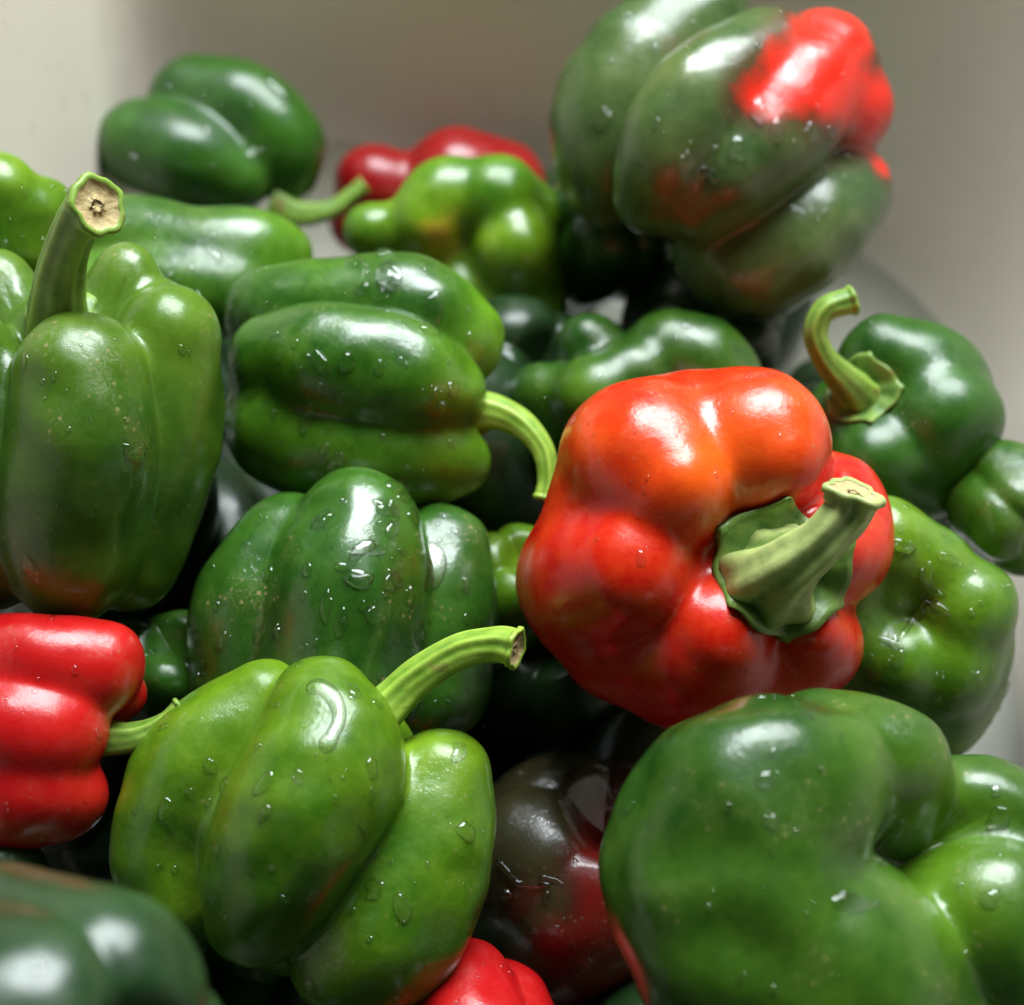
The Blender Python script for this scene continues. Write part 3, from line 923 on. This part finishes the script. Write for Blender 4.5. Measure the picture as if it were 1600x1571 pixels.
PEP['far_green'] = lobed('green_bell_pepper', 'dark green pepper lying farthest back by the left corner, small stem to the right',
    (335, 212), 0.60, (0.78, -0.50, 0.05), [
     [(302, 152, -10, 70), (380, 172, 0, 76), (438, 222, 0, 72), (448, 262, -10, 56)],
     [(222, 226, 30, 72), (290, 246, 45, 76), (368, 280, 30, 55)],
     [(350, 220, -60, 90)], [(330, 215, -20, 80)]],
    'dark', center=(0, 0, -20), k=7, sub=5, seed=13, group=G,
    stem=dict(pts=[(430, 320, 0), (470, 335, 5), (515, 328, 10), (545, 308, 10), (568, 290, 10)], rad=[30, 20, 15, 13, 13], mat='stem'),
    drops=dict(n=14, big=8))


PEP['far_red'] = lobed('red_bell_pepper', 'deep red pepper half hidden at the back between two green ones',
    (680, 330), 0.625, (0.1, 0.2, 0.95), [
     [(585, 292, 20, 66), (560, 350, 0, 52)], [(715, 284, 20, 84), (785, 290, 0, 70)], [(660, 350, -30, 100)], [(640, 310, 0, 60)]],
    'far_red', center=(0, 0, -20), k=8, ref='right', sub=5, seed=14, group=G)


PEP['shiny'] = lobed('green_bell_pepper', 'long shiny green pepper lying behind the tall stemmed one',
    (262, 415), 0.52, (0.98, -0.10, 0.05), [
     [(92, 382, 0, 62), (190, 366, 20, 68), (290, 396, 30, 74), (380, 400, 25, 75), (430, 402, 5, 58)],
     [(150, 460, 55, 60), (240, 455, 65, 70), (340, 460, 60, 72), (410, 450, 30, 55)],
     [(180, 420, -40, 80), (350, 420, -40, 80)]],
    'green', center=(0, -10, 0), k=9, sub=5, seed=15, group=G, drops=dict(n=60, big=10))


PEP['far_left'] = lobed('green_bell_pepper', 'light green pepper cut off by the left edge of the picture, upper row',
    (5, 335), 0.465, (0.2, 0.75, 0.5), [
     [(-5, 300, 25, 64), (-10, 380, 10, 60)], [(52, 335, 0, 52), (50, 390, -10, 50)], [(-60, 340, 0, 70)], [(72, 320, -25, 42)], [(0, 350, -40, 80)]],
    'fresh', center=(-5, -20, -20), k=8, sub=5, seed=16, group=G, drops=dict(n=14, big=3))


PEP['left_red'] = lobed('red_bell_pepper', 'deep red pepper lying at the left edge with short green stem',
    (40, 1140), 0.415, (0.96, -0.10, 0.10), [
     [(-50, 1040, 20, 80), (70, 1036, 35, 76), (150, 1046, 25, 74)],
     [(-30, 1130, 70, 85), (50, 1142, 70, 84), (95, 1142, 60, 74)],
     [(-30, 1230, 40, 100), (40, 1232, 45, 98), (92, 1242, 35, 74)],
     [(195, 1085, -45, 36), (140, 1100, -70, 60)],
     [(10, 1140, -30, 140)]],
    'deep_red', center=(0, 0, -20), k=9, seed=17, group=G,
    stem=dict(pts=[(130, 1150, 0), (185, 1155, 20), (225, 1148, 25), (262, 1128, 25), (285, 1108, 20)], rad=[34, 25, 21, 18, 19], mat='stem'),
    drops=dict(n=40, big=5))


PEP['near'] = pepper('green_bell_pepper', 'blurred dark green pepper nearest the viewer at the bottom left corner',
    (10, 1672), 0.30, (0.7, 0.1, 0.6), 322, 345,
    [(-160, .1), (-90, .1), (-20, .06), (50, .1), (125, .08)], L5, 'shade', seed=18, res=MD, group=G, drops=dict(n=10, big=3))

PEP['front_red'] = pepper('red_bell_pepper', 'red pepper peeking in at the bottom edge below the front green one',
    (735, 1640), 0.41, (0.2, -0.4, 0.8), 150, 150, V5, L5, 'deep_red', ref='right', seed=19, res=MD, group=G, drops=dict(n=30, big=2))

PEP['brown'] = pepper('turning_bell_pepper', 'dark brown and red pepper low in the gap, wet and half under water',
    (890, 1380), 0.465, (0.3, 0.6, 0.6), 200, 200,
    [(-160, .08), (-90, .08), (-20, .06), (50, .08), (125, .08)], L5, 'brown', seed=20, res=MD, group=G,
    ripe=[(80, 80, 0, 95, 0.95), (60, -60, 0, 95, 0.75), (-40, -140, 0, 110, 0.6)], drops=dict(n=60, big=16))

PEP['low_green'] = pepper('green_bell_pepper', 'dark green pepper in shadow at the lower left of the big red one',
    (890, 1060), 0.50, (-0.2, 0.5, 0.8), 150, 150, V4, L4, 'gap_shade', seed=21, res=LO, group=G)
PEP['peek'] = pepper('green_bell_pepper', 'small light green bit of pepper showing between the scuffed one and the red one',
    (800, 930), 0.485, (0.2, 0.6, 0.7), 98, 105, V4, L4, 'fresh', seed=22, res=LO, group=G)
PEP['left_low'] = pepper('green_bell_pepper', 'dark wet green pepper behind the left red one',
    (270, 1060), 0.455, (0.1, 0.6, 0.7), 100, 105, V4, L4, 'dark', seed=23, res=LO, group=G, drops=dict(n=12, big=2))
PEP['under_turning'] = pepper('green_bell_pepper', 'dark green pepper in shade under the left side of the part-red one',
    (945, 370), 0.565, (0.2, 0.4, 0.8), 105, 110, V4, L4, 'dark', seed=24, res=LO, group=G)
PEP['under_turning2'] = pepper('green_bell_pepper', 'shade-darkened green pepper directly below the part-red one, above the knobbly one',
    (1090, 520), 0.555, (0.4, 0.2, 0.8), 120, 130, V4, L4, 'gap_shade', seed=25, res=LO, group=G)
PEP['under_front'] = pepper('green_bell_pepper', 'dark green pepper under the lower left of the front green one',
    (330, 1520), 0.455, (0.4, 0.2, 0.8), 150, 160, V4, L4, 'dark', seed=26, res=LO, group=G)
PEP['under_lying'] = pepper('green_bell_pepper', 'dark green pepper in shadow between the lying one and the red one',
    (800, 600), 0.545, (0.4, 0.2, 0.8), 130, 140, V4, L4, 'gap_shade', seed=27, res=LO, group=G)


# heap bottom seen through gaps, plus unseen front peppers added to darken reflections
def to_pix(w):
    q = np.array(w) - CAM
    d = q @ FWD
    return (W_ / 2 + (q @ RTV) / d * FPX, H_ / 2 - (q @ UPV) / d * FPX), d
rg = random.Random(5)
low = []
for iy in range(-3, 6):
    for ix in range(4):
        low.append((-0.108 + ix * 0.078 + (0.02 if iy % 2 else -0.005), -0.185 + iy * 0.078, 0.036 + rg.uniform(-0.003, 0.004)))
for q in [(-0.115, -0.12, 0.075), (0.12, -0.13, 0.06), (-0.02, 0.07, 0.075), (0.05, 0.0, 0.068), (0.03, -0.15, 0.07), (0.09, 0.09, 0.055), (-0.04, -0.01, 0.06), (-0.11, 0.14, 0.075)]:
    low.append(q)
for q in [(-0.1, -0.26, .1), (-.02, -.29, .1), (.06, -.26, .1), (.13, -.25, .1), (-.06, -.35, .1), (.03, -.36, .1), (.11, -.34, .1), (-.11, -.34, .16), (-.03, -.33, .165), (.05, -.34, .16), (.12, -.32, .165), (-.09, -.39, .21), (-.01, -.39, .21), (.07, -.39, .21), (.13, -.385, .2), (-.13, -.28, .17), (.15, -.25, .165)]:  # unseen peppers stacked in front to keep the lit sink wall from reflecting
    low.append(q)
KSKIP = [i for i, q in enumerate(low) if q == (0.05, 0.0, 0.068)][0]
DEEP = {35: 'shade-darkened green pepper in the gap under the lying one, left of the big red one',
        20: 'shade-darkened green pepper below the red one at the left edge',
        56: 'shade-darkened green pepper in the gap between the tall one and the scuffed one',
        24: 'shade-darkened green pepper showing just left of the top of the scuffed one',
        32: 'shade-darkened green pepper low by the back wall, left of the curled stem',
        30: 'dark sliver of pepper between the curled stem one and the big red one',
        18: 'dark sliver of pepper at the bottom edge left of the corner one',
        33: 'dark sliver of pepper just above the blurred nearest one at the left edge',
        17: 'dark sliver of pepper at the bottom edge under the middle of the front green one',
        22: 'dark sliver of pepper above the wet brown one, right of the front green one',
        31: 'dark sliver of pepper between the yellowing one and the part-red one',
        16: 'dark sliver of pepper between the front green one and the blurred nearest one',
        38: 'dark sliver of pepper under the scuffed one, above the front green one'}
kk = -1
low.append((-0.118, 0.03, 0.075))
for k, w in enumerate(low):
    cc, dd = to_pix(w)
    if k == KSKIP: continue
    if (cc[1] < 480 and (cc[0] < 620 or cc[0] > 1150)) or (cc[0] > 1250 and cc[1] < 660) or (cc[0] > 1440 and 880 < cc[1] < 1320): continue
    kk += 1

    Rp = 0.034 / dd * FPX
    pepper('green_bell_pepper', DEEP.get(kk, 'nearly hidden green filler pepper, skin darkened, added to darken gaps and reflections'), cc, dd,
           (rg.uniform(-1, 1), rg.uniform(-1, 1), rg.uniform(-1, 1)), Rp, Rp * 1.08, V4 if k % 2 else V5, L4 if k % 2 else L5, 'gap_shade' if k % 3 else 'shade',
           seed=40 + k, res=(72, 54), group='peppers in the bottom of the heap')  # filler skins are darkened, standing in for shade between the peppers

# splashes on the basin wall
_dep = bpy.context.evaluated_depsgraph_get()
bb = BVHTree.FromPolygons([tuple(v.co) for v in basin.data.vertices], [tuple(p.vertices) for p in basin.data.polygons])
rgw = np.random.RandomState(9)
wV, wF = [], []
winfo = dict(bvh=bb)
spots = [(rgw.uniform(1440, 1600), rgw.uniform(0, 420)) for _ in range(16)] + [(rgw.uniform(0, 200), rgw.uniform(0, 230)) for _ in range(16)] + [(rgw.uniform(250, 850), rgw.uniform(0, 180)) for _ in range(6)]
for px, py in spots:
    dr = nrm(P(px, py, 0.6) - CAM)
    h = bb.ray_cast(Vector(CAM), Vector(dr))
    if h[0] is None: continue
    nn = np.array(h[1])
    if np.dot(nn, dr) > 0: nn = -nn
    r_ = 0.0007 + 0.0016 * rgw.uniform() ** 2
    drop_geom(winfo, np.array(h[0]), nn, r_, rgw.uniform(1.0, 2.0), rgw.normal(0, 0.3), r_ * 0.3, 0.15, rgw, wV, wF, 4, 12)
so = new_mesh('water_beads', wV, wF, M['film'], sink)
so['kind'] = 'stuff'

make_run(PEP['front'], [(478, 1078, 9), (500, 1074, 13), (522, 1092, 14), (530, 1122, 12), (520, 1148, 12), (512, 1160, 15), (498, 1166, 9)])
make_run(PEP['scuffed'], [(668, 846, 8), (682, 872, 16), (678, 905, 14), (662, 925, 6)], 0.45)
make_run(PEP['scuffed'], [(522, 885, 9), (545, 884, 7), (560, 862, 10), (588, 850, 9)], 0.5)
make_run(PEP['scuffed'], [(540, 900, 7), (560, 908, 12), (585, 900, 9)], 0.5)
make_run(PEP['lying'], [(590, 420, 8), (612, 418, 10), (622, 436, 8), (606, 450, 8), (588, 440, 6)], 0.5)
for q in ([(1442, 888, 5), (1440, 905, 6), (1455, 922, 6), (1478, 932, 4)], [(1450, 932, 5), (1436, 955, 6), (1420, 978, 6), (1404, 1002, 5)],
          [(1372, 996, 5), (1392, 1004, 6), (1412, 1010, 5)], [(1450, 940, 5), (1468, 948, 6), (1486, 962, 4)], [(1395, 848, 5), (1410, 860, 7), (1432, 856, 4)]):
    make_run(PEP['water_top'], q, 0.9)
for q in ([(775, 1345, 7), (792, 1362, 6), (808, 1380, 5), (835, 1384, 5), (862, 1382, 5)], [(842, 1380, 4), (850, 1372, 5), (872, 1378, 4), (880, 1386, 3)],
          [(825, 1452, 5), (842, 1458, 5), (860, 1450, 4)], [(780, 1395, 9), (800, 1402, 8)]):
    make_run(PEP['brown'], q, 0.7)
